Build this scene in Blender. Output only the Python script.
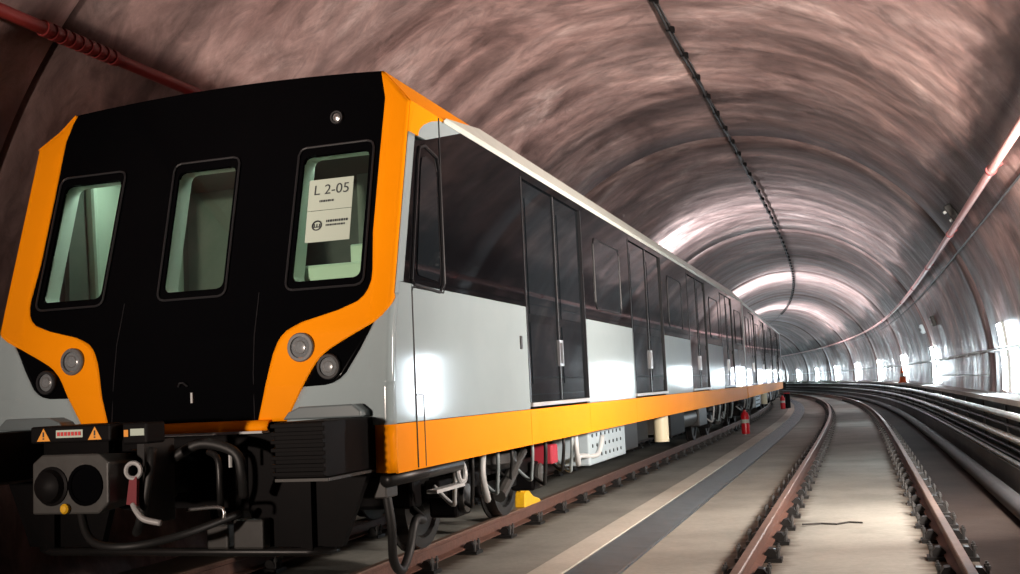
import bpy, math, random
from mathutils import Vector, Matrix
random.seed(7)
PI = math.pi
for o in list(bpy.data.objects): bpy.data.objects.remove(o)
scene = bpy.context.scene
COL = scene.collection

# ------------------------------------------------------------------ camera
F_PX, YAW, PITCH, ROLL = 1074.4846, 0.3098, 0.0960, -0.0469
CAM = Vector((4.4357, -5.9882, 1.2994))
fw = Vector((-math.sin(YAW)*math.cos(PITCH), math.cos(YAW)*math.cos(PITCH), math.sin(PITCH)))
r0 = Vector((math.cos(YAW), math.sin(YAW), 0)); u0 = r0.cross(fw)
rt = math.cos(ROLL)*r0 + math.sin(ROLL)*u0
up = -math.sin(ROLL)*r0 + math.cos(ROLL)*u0
cam_d = bpy.data.cameras.new('camera'); cam = bpy.data.objects.new('camera', cam_d); COL.objects.link(cam)
m = Matrix((rt, up, -fw)).transposed().to_4x4(); m.translation = CAM
cam.matrix_world = m
cam_d.sensor_width = 36; cam_d.lens = F_PX/1020*36; cam_d.clip_end = 600; cam_d.clip_start = .05
scene.camera = cam

# ------------------------------------------------------------------ world, exposure
w = bpy.data.worlds.new('world'); scene.world = w; w.use_nodes = True
w.node_tree.nodes['Background'].inputs[0].default_value = (.02, .02, .022, 1)
w.node_tree.nodes['Background'].inputs[1].default_value = 1
vs = scene.view_settings
vs.view_transform = 'Standard'; vs.look = 'None'; vs.gamma = 1; vs.use_curve_mapping = False
vs.exposure = 0.16
TUBE = 240          # radiance of the wall tube lamps
FILL = 3000        # base watts for the added tripod fill lights, all out of view
CABL = 15           # cab ceiling lamp

# ------------------------------------------------------------------ layout constants
SP = 4.2785                     # distance between the two tracks
XT, ZT, RT = SP/2, 1.4, 4.6     # tunnel circle
Y0, LC, RC = 8.0, 38.0, 385.0  # curve: start, transition length, radius
W = 1.5934                      # half width of the train
FLOOR = -0.2
S0, S1 = -27.0, 160.0
_ds = 0.25
_path = []
_x = 0.0; _y = S0; _a = 0.0; _s = S0
while _s <= S1 + 2:
    _path.append((_x, _y, _a))
    k = min(max((_s + _ds/2 - Y0)/LC, 0), 1)/RC
    _x -= math.sin(_a + k*_ds/2)*_ds; _y += math.cos(_a + k*_ds/2)*_ds; _a += k*_ds; _s += _ds
def frame(s):
    i = (s - S0)/_ds; j = max(0, min(len(_path)-2, int(i))); f = i - j
    p, q = _path[j], _path[j+1]
    return p[0]+(q[0]-p[0])*f, p[1]+(q[1]-p[1])*f, p[2]+(q[2]-p[2])*f
def P(l, s, z):
    x, y, a = frame(s)
    return (x + math.cos(a)*l, y + math.sin(a)*l, z)

# ------------------------------------------------------------------ mesh builder
class MB:
    def __init__(s): s.v = []; s.f = []; s.uv = None
    def add(s, vs, fs):
        o = len(s.v); s.v += [tuple(p) for p in vs]; s.f += [tuple(i+o for i in f) for f in fs]; return s
    def box(s, x0, x1, y0, y1, z0, z1, M=None):
        vs = [Vector((x, y, z)) for z in (z0, z1) for y in (y0, y1) for x in (x0, x1)]
        if M is not None: vs = [M @ p for p in vs]
        return s.add(vs, [(0,2,3,1),(4,5,7,6),(0,1,5,4),(2,6,7,3),(0,4,6,2),(1,3,7,5)])
    def hexa(s, pts):   # 8 points ordered like box
        return s.add(pts, [(0,2,3,1),(4,5,7,6),(0,1,5,4),(2,6,7,3),(0,4,6,2),(1,3,7,5)])
    def prism(s, poly, f0, f1):   # poly list of 2d, f0/f1 map 2d->3d
        n = len(poly); a = [f0(*p) for p in poly]; b = [f1(*p) for p in poly]
        return s.add(a+b, [tuple(range(n))[::-1], tuple(range(n, 2*n))] + [(i, (i+1) % n, n+(i+1) % n, n+i) for i in range(n)])
    def tube(s, pts, r, n=8, cap=True):
        pts = [Vector(p) for p in pts]; m = len(pts)
        rs = r if isinstance(r, (list, tuple)) else [r]*m
        T = []
        for i in range(m):
            t = pts[min(i+1, m-1)] - pts[max(i-1, 0)]; T.append(t.normalized())
        ref = Vector((0, 0, 1)) if abs(T[0].z) < .9 else Vector((1, 0, 0))
        N = (ref - T[0]*ref.dot(T[0])).normalized(); vs = []
        for i in range(m):
            N = (N - T[i]*N.dot(T[i])).normalized(); B = T[i].cross(N)
            for k in range(n):
                a = 2*PI*k/n; vs.append(pts[i] + (N*math.cos(a) + B*math.sin(a))*rs[i])
        fs = [(i*n+k, i*n+(k+1) % n, (i+1)*n+(k+1) % n, (i+1)*n+k) for i in range(m-1) for k in range(n)]
        if cap: fs += [tuple(range(n))[::-1], tuple(range((m-1)*n, m*n))]
        return s.add(vs, fs)
    def cyl(s, p0, p1, r0, r1=None, n=12): return s.tube([p0, p1], [r0, r0 if r1 is None else r1], n)
    def lathe(s, c, axis, prof, n=20):   # prof: (dist along axis, radius)
        a = Vector(axis).normalized(); c = Vector(c)
        ref = Vector((0, 0, 1)) if abs(a.z) < .9 else Vector((1, 0, 0)); U = (ref - a*ref.dot(a)).normalized(); V = a.cross(U); m = len(prof)
        vs = [c + a*d + (U*math.cos(2*PI*k/n) + V*math.sin(2*PI*k/n))*max(r, 1e-4) for d, r in prof for k in range(n)]
        fs = [(i*n+k, i*n+(k+1) % n, (i+1)*n+(k+1) % n, (i+1)*n+k) for i in range(m-1) for k in range(n)]
        return s.add(vs, fs + [tuple(range(n))[::-1], tuple(range((m-1)*n, m*n))])
    def strip(s, rows):  # rows of equal-length point lists
        n = len(rows[0]); vs = [p for r in rows for p in r]
        return s.add(vs, [(i*n+k, i*n+k+1, (i+1)*n+k+1, (i+1)*n+k) for i in range(len(rows)-1) for k in range(n-1)])
    def torus(s, c, ax, R, r, n=20, m=8, a0=0, a1=2*PI):
        ax = Vector(ax).normalized(); ref = Vector((0,0,1)) if abs(ax.z) < .9 else Vector((1,0,0))
        U = (ref - ax*ref.dot(ax)).normalized(); V = ax.cross(U); c = Vector(c)
        return s.tube([c + (U*math.cos(a0+(a1-a0)*i/n) + V*math.sin(a0+(a1-a0)*i/n))*R for i in range(n+1)], r, m, cap=abs(a1-a0) < 6.2)
    def mesh(s, name, mat, smooth=False):
        me = bpy.data.meshes.new(name); me.from_pydata(s.v, [], s.f); me.update()
        if mat is not None: me.materials.append(mat)
        if hasattr(s, 'luv'):
            uvl = me.uv_layers.new(name='UVMap')
            for lp in me.loops: uvl.data[lp.index].uv = s.luv[lp.vertex_index]
        if smooth:
            me.polygons.foreach_set('use_smooth', [True]*len(me.polygons))
        return me
    def build(s, name, mat, parent=None, smooth=False, bev=0, solid=0, auto=False, off=-1):
        o = bpy.data.objects.new(name, s.mesh(name, mat, smooth)); COL.objects.link(o); o.parent = parent
        if solid:
            md = o.modifiers.new('solid', 'SOLIDIFY'); md.thickness = solid; md.offset = off
        if bev:
            md = o.modifiers.new('bevel', 'BEVEL'); md.width = bev; md.segments = 2; md.limit_method = 'ANGLE'
        if auto: autosmooth(o)
        return o
def autosmooth(o, ang=35):
    me = o.data; me.polygons.foreach_set('use_smooth', [True]*len(me.polygons))
    me.set_sharp_from_angle(angle=math.radians(ang))
def tag(o, label=None, cat=None, group=None, kind=None):
    if label: o['label'] = label
    if cat: o['category'] = cat
    if group: o['group'] = group
    if kind: o['kind'] = kind
    return o
def empty(name, loc=(0,0,0), rz=0):
    o = bpy.data.objects.new(name, None); COL.objects.link(o); o.location = loc; o.rotation_euler = (0,0,rz); o.empty_display_size = .2
    return o
def inst(name, me, parent, loc=(0,0,0), rz=0):
    o = bpy.data.objects.new(name, me); COL.objects.link(o); o.parent = parent; o.location = loc; o.rotation_euler = (0,0,rz); return o
def copy_tree(o, parent=None):
    c = o.copy(); COL.objects.link(c); c.parent = parent
    for ch in o.children: copy_tree(ch, c)
    return c

# ------------------------------------------------------------------ materials
def mat(name, col, rough=.5, metal=0, spec=.5, emit=None, es=0, coat=0, noise=None, bump=None, trans=0):
    """noise=(scale, amount, second colour); bump=(scale, strength)"""
    M = bpy.data.materials.new(name); M.use_nodes = True; nt = M.node_tree; b = nt.nodes['Principled BSDF']
    b.inputs['Base Color'].default_value = (*col, 1); b.inputs['Roughness'].default_value = rough
    b.inputs['Metallic'].default_value = metal; b.inputs['Specular IOR Level'].default_value = spec
    b.inputs['Coat Weight'].default_value = coat; b.inputs['Coat Roughness'].default_value = .04
    b.inputs['Transmission Weight'].default_value = trans
    if emit: b.inputs['Emission Color'].default_value = (*emit, 1); b.inputs['Emission Strength'].default_value = es
    tc = nt.nodes.new('ShaderNodeTexCoord')
    if noise:
        n = nt.nodes.new('ShaderNodeTexNoise'); n.inputs['Scale'].default_value = noise[0]; n.inputs['Detail'].default_value = 6; n.inputs['Roughness'].default_value = .65
        r = nt.nodes.new('ShaderNodeValToRGB'); r.color_ramp.elements[0].position = .5-noise[1]; r.color_ramp.elements[1].position = .5+noise[1]
        r.color_ramp.elements[0].color = (*col, 1); r.color_ramp.elements[1].color = (*noise[2], 1)
        nt.links.new(tc.outputs['Object'], n.inputs['Vector']); nt.links.new(n.outputs['Fac'], r.inputs[0]); nt.links.new(r.outputs[0], b.inputs['Base Color'])
    if bump:
        n = nt.nodes.new('ShaderNodeTexNoise'); n.inputs['Scale'].default_value = bump[0]; n.inputs['Detail'].default_value = 5
        bp = nt.nodes.new('ShaderNodeBump'); bp.inputs['Strength'].default_value = bump[1]; bp.inputs['Distance'].default_value = .02
        nt.links.new(tc.outputs['Object'], n.inputs['Vector']); nt.links.new(n.outputs['Fac'], bp.inputs['Height']); nt.links.new(bp.outputs[0], b.inputs['Normal'])
    return M
WHITE = mat('body_white', (.32,.39,.41), .10, spec=.22, noise=(1.3,.3,(.285,.35,.37)))
GUTTER = mat('gutter_white', (.66,.71,.66), .4, noise=(4,.25,(.54,.58,.54)))
ORANGE = mat('body_orange', (.95,.30,.002), .5, spec=.05, noise=(2.0,.3,(.88,.275,.002)))
GLOSSBLACK = mat('mask_black', (.002,.002,.0025), .12, spec=.02)
BANDGLASS = mat('band_glass', (.004,.004,.005), .04, spec=.16)
DOORGLASS = mat('door_glass', (.007,.009,.011), .03, spec=.22)
PANE = mat('window_pane', (.010,.013,.016), .03, spec=.3)
RUBBER = mat('black_rubber', (.008,.008,.008), .55)
FRAME = mat('frame_dark', (.02,.02,.022), .35)
GASKET = mat('gasket_grey', (.016,.016,.018), .45, spec=.3)
ALU = mat('aluminium', (.55,.56,.58), .3, metal=.8)
PALE = mat('pale_metal', (.45,.465,.465), .4)
BLACKMETAL = mat('black_metal', (.004,.004,.0045), .5, spec=.06, noise=(6,.3,(.007,.006,.006)))
GREYMETAL = mat('grey_metal', (.055,.055,.052), .45, metal=.1, noise=(8,.3,(.03,.028,.026)))
STEELDARK = mat('dark_steel', (.018,.017,.017), .4, metal=.2, noise=(5,.3,(.009,.009,.009)))
STEEL = mat('bright_steel', (.5,.5,.5), .25, metal=.9)
BOLT = mat('bolt_steel', (.07,.07,.07), .4, metal=.4)
RUST = mat('rail_rust', (.13,.06,.042), .65, metal=.1, noise=(9,.25,(.07,.035,.027)), bump=(30,.2))
RAILTOP = mat('rail_head', (.30,.20,.155), .38, metal=.5, noise=(7,.25,(.18,.115,.09)))
REDPAINT = mat('red_paint', (.55,.012,.02), .3)
VALVERED = mat('valve_red', (.38,.03,.05), .45)
PIPERED = mat('pipe_red', (.20,.02,.018), .4, noise=(3,.3,(.15,.015,.014)))
COUPLING = mat('coupling_red', (.34,.07,.07), .45)
PIPEPINK = mat('pipe_pale_red', (.62,.36,.34), .38, noise=(2,.3,(.50,.25,.24)))
YELLOW = mat('chock_yellow', (.85,.48,.01), .45, noise=(12,.25,(.6,.32,.01)))
BEIGE = mat('tank_beige', (.66,.60,.42), .45)
BLUEWHITE = mat('box_bluewhite', (.36,.44,.48), .45, noise=(5,.3,(.30,.37,.41)))
CREAMGREEN = mat('cab_lining', (.50,.60,.50), .55)
COVERGREY = mat('cover_grey', (.13,.16,.17), .35)
HOOK = mat('hook_grey', (.36,.36,.36), .4)
STRAP = mat('strap_red', (.17,.012,.02), .6)
REVEAL = mat('reveal_white', (.72,.80,.73), .5)
CABGREY = mat('cab_grey', (.10,.115,.10), .6)
CABDARK = mat('cab_dark', (.03,.035,.033), .6)
PAPER = mat('paper', (.42,.49,.42), .7)
INK = mat('ink', (.03,.035,.04), .7)
LAMPGLASS = mat('lamp_lens', (.20,.215,.225), .2, spec=.5, noise=(60,.2,(.14,.15,.16)))
LAMPRING = mat('lamp_ring', (.13,.13,.13), .4, metal=.2)
WARN = mat('warning_orange', (.75,.30,.03), .5)
REDINK = mat('label_red', (.5,.03,.03), .6)
CABLEBLACK = mat('cable_black', (.02,.019,.019), .45)
DUCT = mat('duct_dark', (.05,.052,.056), .55, spec=.15, noise=(3,.25,(.035,.036,.04)))
CABLEGREY = mat('cable_grey', (.36,.42,.43), .38, noise=(3,.25,(.15,.18,.19)))
CABLEPALE = mat('cable_pale', (.78,.86,.86), .3, noise=(1.3,.2,(.45,.54,.55)))
TUBEMAT = mat('tube_light', (.9,.95,1), .4, emit=(.80,.93,1.0), es=TUBE)
CABLAMP = mat('cab_lamp', (.9,1,.9), .4, emit=(.85,1.0,.88), es=CABL)
CONE = mat('cone_orange', (.7,.12,.02), .5)
GRATE = mat('grating_steel', (.17,.215,.25), .42, metal=.4, noise=(3,.3,(.09,.115,.135)))
PITDARK = mat('pit_concrete', (.05,.05,.048), .8)

def glass_mat(name, tint, fac):
    M = bpy.data.materials.new(name); M.use_nodes = True; nt = M.node_tree; nt.nodes.clear()
    out = nt.nodes.new('ShaderNodeOutputMaterial'); mx = nt.nodes.new('ShaderNodeMixShader'); t = nt.nodes.new('ShaderNodeBsdfTransparent'); g = nt.nodes.new('ShaderNodeBsdfGlossy')
    t.inputs[0].default_value = (*tint, 1); g.inputs['Roughness'].default_value = .02; g.inputs[0].default_value = (.9,.95,.92,1)
    mx.inputs[0].default_value = fac
    nt.links.new(t.outputs[0], mx.inputs[1]); nt.links.new(g.outputs[0], mx.inputs[2]); nt.links.new(mx.outputs[0], out.inputs[0]); return M
CABGLASS = glass_mat('cab_window_glass', (.74,.86,.77), .10)

def lining_mat():
    M = bpy.data.materials.new('tunnel_concrete'); M.use_nodes = True; nt = M.node_tree; L = nt.links.new; b = nt.nodes['Principled BSDF']
    uv = nt.nodes.new('ShaderNodeUVMap'); uv.uv_map = 'UVMap'
    def noise(sx, sy, scale, det=6, rough=.6, dist=0):
        mp = nt.nodes.new('ShaderNodeMapping'); mp.inputs['Scale'].default_value = (sx, sy, 1); L(uv.outputs[0], mp.inputs[0])
        n = nt.nodes.new('ShaderNodeTexNoise'); n.inputs['Scale'].default_value = scale; n.inputs['Detail'].default_value = det; n.inputs['Roughness'].default_value = rough; n.inputs['Distortion'].default_value = dist
        L(mp.outputs[0], n.inputs['Vector']); return n.outputs['Fac']
    def ramp(inp, stops):
        r = nt.nodes.new('ShaderNodeValToRGB'); e = r.color_ramp.elements
        while len(e) < len(stops): e.new(.5)
        for i, (p, c) in enumerate(stops): e[i].position = p; e[i].color = (*c, 1)
        L(inp, r.inputs[0]); return r.outputs[0]
    def mix(f, a, c, mode='MIX'):
        x = nt.nodes.new('ShaderNodeMix'); x.data_type = 'RGBA'; x.blend_type = mode
        if isinstance(f, float): x.inputs['Factor'].default_value = f
        else: L(f, x.inputs['Factor'])
        L(a, x.inputs['A']); L(c, x.inputs['B']); return x.outputs['Result']
    big = noise(.50, .42, 1.0, 9, .66, 1.2)          # cloudy patches
    hoop = noise(.85, .36, 1.0, 5, .62, 1.6)          # marks running round the hoop
    fine = noise(2.2, 1.3, 1.0, 9, .74, 1.4)
    c1 = ramp(big, [(.30, (.12,.075,.070)), (.45, (.28,.185,.172)), (.57, (.37,.26,.243)), (.72, (.64,.505,.48))])
    c2 = ramp(hoop, [(.30, (.48,.46,.46)), (.52, (.88,.86,.86)), (.68, (1.25,1.22,1.2))])
    c = mix(1.0, c1, c2, 'MULTIPLY')
    c3 = ramp(fine, [(.30, (.50,.50,.50)), (.52, (.97,.97,.97)), (.74, (1.35,1.33,1.32))])
    c = mix(1.0, c, c3, 'MULTIPLY')
    bands = noise(.55, .012, 1.0, 3, .7, .2)          # formwork bands and lamp-glare ribs round the hoop, put into the colour
    c = mix(1.0, c, ramp(bands, [(.34, (.52,.53,.54)), (.5, (.95,.95,.95)), (.64, (1.5,1.5,1.5))]), 'MULTIPLY')
    # sooty stain running along the right shoulder of the vault, above the pipe
    sep = nt.nodes.new('ShaderNodeSeparateXYZ'); L(uv.outputs[0], sep.inputs[0])
    def mth(op, a, b_=None):
        x = nt.nodes.new('ShaderNodeMath'); x.operation = op
        for i, q in enumerate((a, b_)):
            if q is None: continue
            if isinstance(q, (int, float)): x.inputs[i].default_value = q
            else: L(q, x.inputs[i])
        return x.outputs[0]
    patch = noise(.22, .5, 1.0, 4, .6, .8)
    band = mth('SUBTRACT', 1.0, mth('DIVIDE', mth('ABSOLUTE', mth('SUBTRACT', sep.outputs['Y'], 13.66)), .55))
    st = mth('ADD', band, mth('MULTIPLY', mth('SUBTRACT', patch, .44), 4.0))
    stc = ramp(st, [(.0, (1,1,1)), (.40, (.45,.43,.43)), (.8, (.15,.14,.14))])
    c = mix(1.0, c, stc, 'MULTIPLY')
    L(c, b.inputs['Base Color'])
    rr = nt.nodes.new('ShaderNodeMapRange'); rr.inputs[1].default_value = .35; rr.inputs[2].default_value = .7; rr.inputs[3].default_value = .30; rr.inputs[4].default_value = .62
    L(hoop, rr.inputs[0]); L(rr.outputs[0], b.inputs['Roughness'])
    wavy = noise(.55, .02, 1.0, 2, .5)
    ad = nt.nodes.new('ShaderNodeMath'); ad.operation = 'ADD'; L(mth('ADD', hoop, mth('MULTIPLY', wavy, 5.0)), ad.inputs[0]); L(fine, ad.inputs[1])
    bp = nt.nodes.new('ShaderNodeBump'); bp.inputs['Strength'].default_value = .22; bp.inputs['Distance'].default_value = .05; L(ad.outputs[0], bp.inputs['Height']); L(bp.outputs[0], b.inputs['Normal'])
    return M
LINING = lining_mat()
def concrete(name, a, b_, c, sc=(1,1), rough=.75, bump=.25, spec=.3, rails=()):
    M = bpy.data.materials.new(name); M.use_nodes = True; nt = M.node_tree; L = nt.links.new; b = nt.nodes['Principled BSDF']
    tc = nt.nodes.new('ShaderNodeTexCoord')
    n1 = nt.nodes.new('ShaderNodeTexNoise'); n1.inputs['Scale'].default_value = .7*sc[0]; n1.inputs['Detail'].default_value = 8; n1.inputs['Roughness'].default_value = .65
    n2 = nt.nodes.new('ShaderNodeTexNoise'); n2.inputs['Scale'].default_value = 22*sc[1]; n2.inputs['Detail'].default_value = 4
    L(tc.outputs['Object'], n1.inputs['Vector']); L(tc.outputs['Object'], n2.inputs['Vector'])
    r = nt.nodes.new('ShaderNodeValToRGB'); e = r.color_ramp.elements; e.new(.5)
    for i, (p, q) in enumerate(((.3, a), (.52, b_), (.75, c))): e[i].position = p; e[i].color = (*q, 1)
    L(n1.outputs['Fac'], r.inputs[0])
    r2 = nt.nodes.new('ShaderNodeValToRGB'); r2.color_ramp.elements[0].color = (.8,.8,.8,1); r2.color_ramp.elements[1].color = (1.1,1.1,1.1,1); L(n2.outputs['Fac'], r2.inputs[0])
    x = nt.nodes.new('ShaderNodeMix'); x.data_type = 'RGBA'; x.blend_type = 'MULTIPLY'; x.inputs['Factor'].default_value = 1; L(r.outputs[0], x.inputs['A']); L(r2.outputs[0], x.inputs['B'])
    col = x.outputs['Result']
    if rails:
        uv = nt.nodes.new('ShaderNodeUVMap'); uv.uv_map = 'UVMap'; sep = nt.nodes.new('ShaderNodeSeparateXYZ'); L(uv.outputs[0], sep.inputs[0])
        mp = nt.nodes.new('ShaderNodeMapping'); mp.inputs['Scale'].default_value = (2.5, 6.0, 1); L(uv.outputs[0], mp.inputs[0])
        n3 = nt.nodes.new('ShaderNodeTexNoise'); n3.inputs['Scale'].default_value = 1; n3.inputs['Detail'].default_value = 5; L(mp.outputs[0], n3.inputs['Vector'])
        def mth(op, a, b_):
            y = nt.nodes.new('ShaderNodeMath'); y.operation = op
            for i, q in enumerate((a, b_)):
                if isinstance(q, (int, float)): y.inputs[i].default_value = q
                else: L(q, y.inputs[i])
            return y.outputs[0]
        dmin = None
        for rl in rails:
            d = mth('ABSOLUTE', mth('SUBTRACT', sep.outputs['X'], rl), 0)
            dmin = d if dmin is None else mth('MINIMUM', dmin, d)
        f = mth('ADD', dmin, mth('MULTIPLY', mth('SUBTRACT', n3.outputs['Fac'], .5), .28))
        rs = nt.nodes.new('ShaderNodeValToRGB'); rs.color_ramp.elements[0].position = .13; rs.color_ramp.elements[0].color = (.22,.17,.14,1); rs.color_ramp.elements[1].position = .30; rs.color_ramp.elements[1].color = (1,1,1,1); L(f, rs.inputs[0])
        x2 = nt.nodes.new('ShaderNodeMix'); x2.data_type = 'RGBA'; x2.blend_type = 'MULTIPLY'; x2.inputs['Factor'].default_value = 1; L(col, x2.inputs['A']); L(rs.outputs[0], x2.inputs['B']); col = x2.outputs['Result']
    L(col, b.inputs['Base Color']); b.inputs['Roughness'].default_value = rough; b.inputs['Specular IOR Level'].default_value = spec
    bp = nt.nodes.new('ShaderNodeBump'); bp.inputs['Strength'].default_value = bump; bp.inputs['Distance'].default_value = .01; L(n2.outputs['Fac'], bp.inputs['Height']); L(bp.outputs[0], b.inputs['Normal'])
    return M
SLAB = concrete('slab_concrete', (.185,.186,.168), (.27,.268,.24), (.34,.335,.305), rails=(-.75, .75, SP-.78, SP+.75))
KERB = concrete('kerb_concrete', (.42,.40,.35), (.52,.50,.44), (.60,.58,.52))
DARKSTRIP = concrete('dark_concrete', (.022,.017,.015), (.036,.028,.025), (.052,.040,.036), spec=.05)  # much darker concrete for the floor strip beside the walkway ledge
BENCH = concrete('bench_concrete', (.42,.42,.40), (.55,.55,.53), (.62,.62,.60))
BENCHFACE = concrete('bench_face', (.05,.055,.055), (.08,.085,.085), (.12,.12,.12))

# ------------------------------------------------------------------ tunnel
A0, A1 = math.radians(-113), math.radians(113)
def ring_pts(s, r, n=112):
    return [P(XT + r*math.sin(A0+(A1-A0)*k/n), s, ZT + r*math.cos(A0+(A1-A0)*k/n)) for k in range(n+1)]
def lin(a, b, n): return [a+(b-a)*i/n for i in range(n+1)]
shell = MB(); shell.strip([ring_pts(s, RT+.07, 64) for s in lin(S0, S1, 120)])
shell_o = tag(shell.build('wall_tunnel', PITDARK, None, smooth=True), 'brown concrete tunnel vault arching over both tracks', 'tunnel wall', kind='structure')
joint0, pitch = 0.9, 13.95
k0 = -2
for k in range(k0, 12):
    a, b = max(S0, joint0+pitch*k), min(S1, joint0+pitch*(k+1))
    if b - a < 1: continue
    mb = MB(); n = 112
    ss = [a+.012, a+.04] + lin(a+.04, b-.04, 14)[1:] + [b-.012]
    rr = [RT+.05, RT] + [RT]*14 + [RT+.05]
    mb.strip([ring_pts(s, r, n) for s, r in zip(ss, rr)])
    o = mb.build('lining_section', LINING, shell_o, smooth=True)
    me = o.data; uvl = me.uv_layers.new(name='UVMap')
    nv = n+1
    for lp in me.loops:
        i = lp.vertex_index; uvl.data[lp.index].uv = (ss[i//nv] + k*3.7, (A1-A0)*(i % nv)/n*RT)
# the two ends of the tunnel
for nm, s in (('wall_far', S1-.2), ('wall_back', S0+.1)):
    mb = MB(); pts = ring_pts(s, RT+.05, 40); mb.add(pts, [tuple(range(len(pts)))])
    tag(mb.build(nm, PITDARK), 'dark end of the tunnel bore', 'wall', kind='structure')

# floor slab with a drain trench; profile of (l, z) strips
def ribbon(pairs, s0=S0, s1=S1, n=150):
    mb = MB()
    ss = lin(s0, s1, n)
    mb.strip([[P(l, s, z) for l, z in pairs] for s in ss]); mb.luv = [(l, s) for s in ss for l, z in pairs]; return mb
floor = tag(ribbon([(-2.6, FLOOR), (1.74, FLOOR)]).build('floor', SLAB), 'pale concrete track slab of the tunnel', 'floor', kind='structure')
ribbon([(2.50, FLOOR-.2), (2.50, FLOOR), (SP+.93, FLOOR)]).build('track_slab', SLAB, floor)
ribbon([(1.74, FLOOR-.02), (1.74, FLOOR+.012), (2.02, FLOOR+.012), (2.02, FLOOR-.2)]).build('drain_kerb', KERB, floor)
ribbon([(2.0, FLOOR-.18), (2.52, FLOOR-.18)]).build('drain_bed', PITDARK, floor)
ribbon([(SP+.93, FLOOR), (6.12, FLOOR)]).build('side_gutter', DARKSTRIP, floor)

# drain grating panels
gm = MB(); gw = .225
gm.box(-gw, -gw+.02, 0, .985, -.035, 0); gm.box(gw-.02, gw, 0, .985, -.035, 0)
for i in range(34): y = .006+i*.0293; gm.box(-gw+.02, gw-.02, y, y+.016, -.03, -.002)
for i in range(5): x = -gw+.075*(i+1); gm.box(x-.004, x+.004, 0, .985, -.028, -.004)
gme = gm.mesh('drain_grating', GRATE)
gr = tag(empty('drain_grating', P(2.26, -6, FLOOR)), 'dark steel drain grating laid in a strip between the two tracks', 'grating')
for i in range(78):
    s = -6+i*1.0; x, y, z = P(2.26, s, FLOOR+.004); a = frame(s)[2]
    inst('grating_panel', gme, gr, Vector((x, y, z))-gr.location, a)

# right side: ledge, cable rack, walkway bench
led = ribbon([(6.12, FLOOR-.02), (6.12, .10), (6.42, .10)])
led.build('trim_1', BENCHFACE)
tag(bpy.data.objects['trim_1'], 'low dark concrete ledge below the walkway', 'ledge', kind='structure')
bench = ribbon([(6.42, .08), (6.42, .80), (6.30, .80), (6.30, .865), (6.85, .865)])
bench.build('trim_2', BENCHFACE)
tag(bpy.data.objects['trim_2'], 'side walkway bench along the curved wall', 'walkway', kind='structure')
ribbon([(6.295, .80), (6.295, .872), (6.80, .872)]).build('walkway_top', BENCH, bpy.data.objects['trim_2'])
def path_tube(l, z, r, s0=-20, s1=110, step=1.2, n=8):
    pts = []; s = s0
    while s <= s1: pts.append(P(l, s, z)); s += step if s < 40 else 2.5
    return MB().tube(pts, r, n)
tag(path_tube(5.86, -.10, .10, n=12).build('floor_duct', DUCT, smooth=True), 'thick dark duct lying on the floor beside the right track', 'duct')
tag(path_tube(6.165, .13, .030).build('ledge_cable', CABLEGREY, smooth=True), 'thin cable on the low ledge edge beside the thick duct', 'cable')
tag(path_tube(6.27, .13, .022).build('ledge_cable', CABLEBLACK, smooth=True), 'black cable on the low ledge behind the thin grey one', 'cable')
tag(path_tube(6.34, .20, .03).build('rack_cable', CABLEBLACK, smooth=True), 'black cable low on the rack under the walkway', 'cable')
tag(path_tube(6.21, .40, .045, n=10).build('rack_conduit', CABLEPALE, smooth=True), 'pale conduit in the middle of the rack under the walkway', 'conduit')
tag(path_tube(6.33, .50, .025).build('rack_cable', CABLEBLACK, smooth=True), 'black cable between the two pale conduits under the walkway', 'cable')
tag(path_tube(6.20, .69, .045, n=10).build('rack_conduit', CABLEPALE, smooth=True), 'pale conduit at the top of the rack under the walkway edge', 'conduit')
rk = tag(empty('cable_rack', P(6.4, 4, .1)), 'row of dark steel brackets carrying the conduits under the walkway', 'cable rack')
rb = MB(); rb.box(-.02, .01, -.02, .02, 0, .66)
for z in (.255, .545): rb.box(-.235, -.02, -.02, .02, z-.02, z)
rme = rb.mesh('bracket', STEELDARK)
for i in range(20):
    s = -4+i*3.0; x, y, z = P(6.40, s, .10); inst('bracket', rme, rk, Vector((x,y,z))-rk.location, frame(s)[2])

# ------------------------------------------------------------------ rails
prof = [(-.068,-.158),(.068,-.158),(.068,-.148),(.012,-.128),(.010,-.045),(.035,-.034),(.036,-.010),(.028,0),(-.028,0),(-.036,-.010),(-.035,-.034),(-.010,-.045),(-.012,-.128),(-.068,-.148)]
fme = MB().box(-.19, .19, -.09, .09, -.04, -.008).mesh('rail_fastener', STEELDARK)
def clip_mesh(sx):
    mb = MB(); mb.prism([(.05,.0),(.15,-.01),(.15,.03),(.125,.065),(.085,.07),(.05,.03)], lambda a, z: (sx*a, -.055, z), lambda a, z: (sx*a, .055, z)); return mb.mesh('rail_clip', STEELDARK)
CLIP = [clip_mesh(1), clip_mesh(-1)]
bme = MB().tube([(0,0,-.01),(0,0,.05),(0,0,.051),(0,0,.080),(0,0,.081),(0,0,.098)], [.009,.009,.019,.019,.009,.009], 6).mesh('fastener_bolt', BOLT)
ffar = MB().prism([(-.19,-.04),(.19,-.04),(.19,-.008),(.15,.0),(.14,.10),(.12,.10),(.11,.03),(.05,.02),(-.05,.02),(-.11,.03),(-.12,.10),(-.14,.10),(-.15,0),(-.19,-.008)][::-1], lambda a, z: (a, -.06, z), lambda a, z: (a, .06, z)).mesh('rail_fastener_far', STEELDARK)
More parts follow.
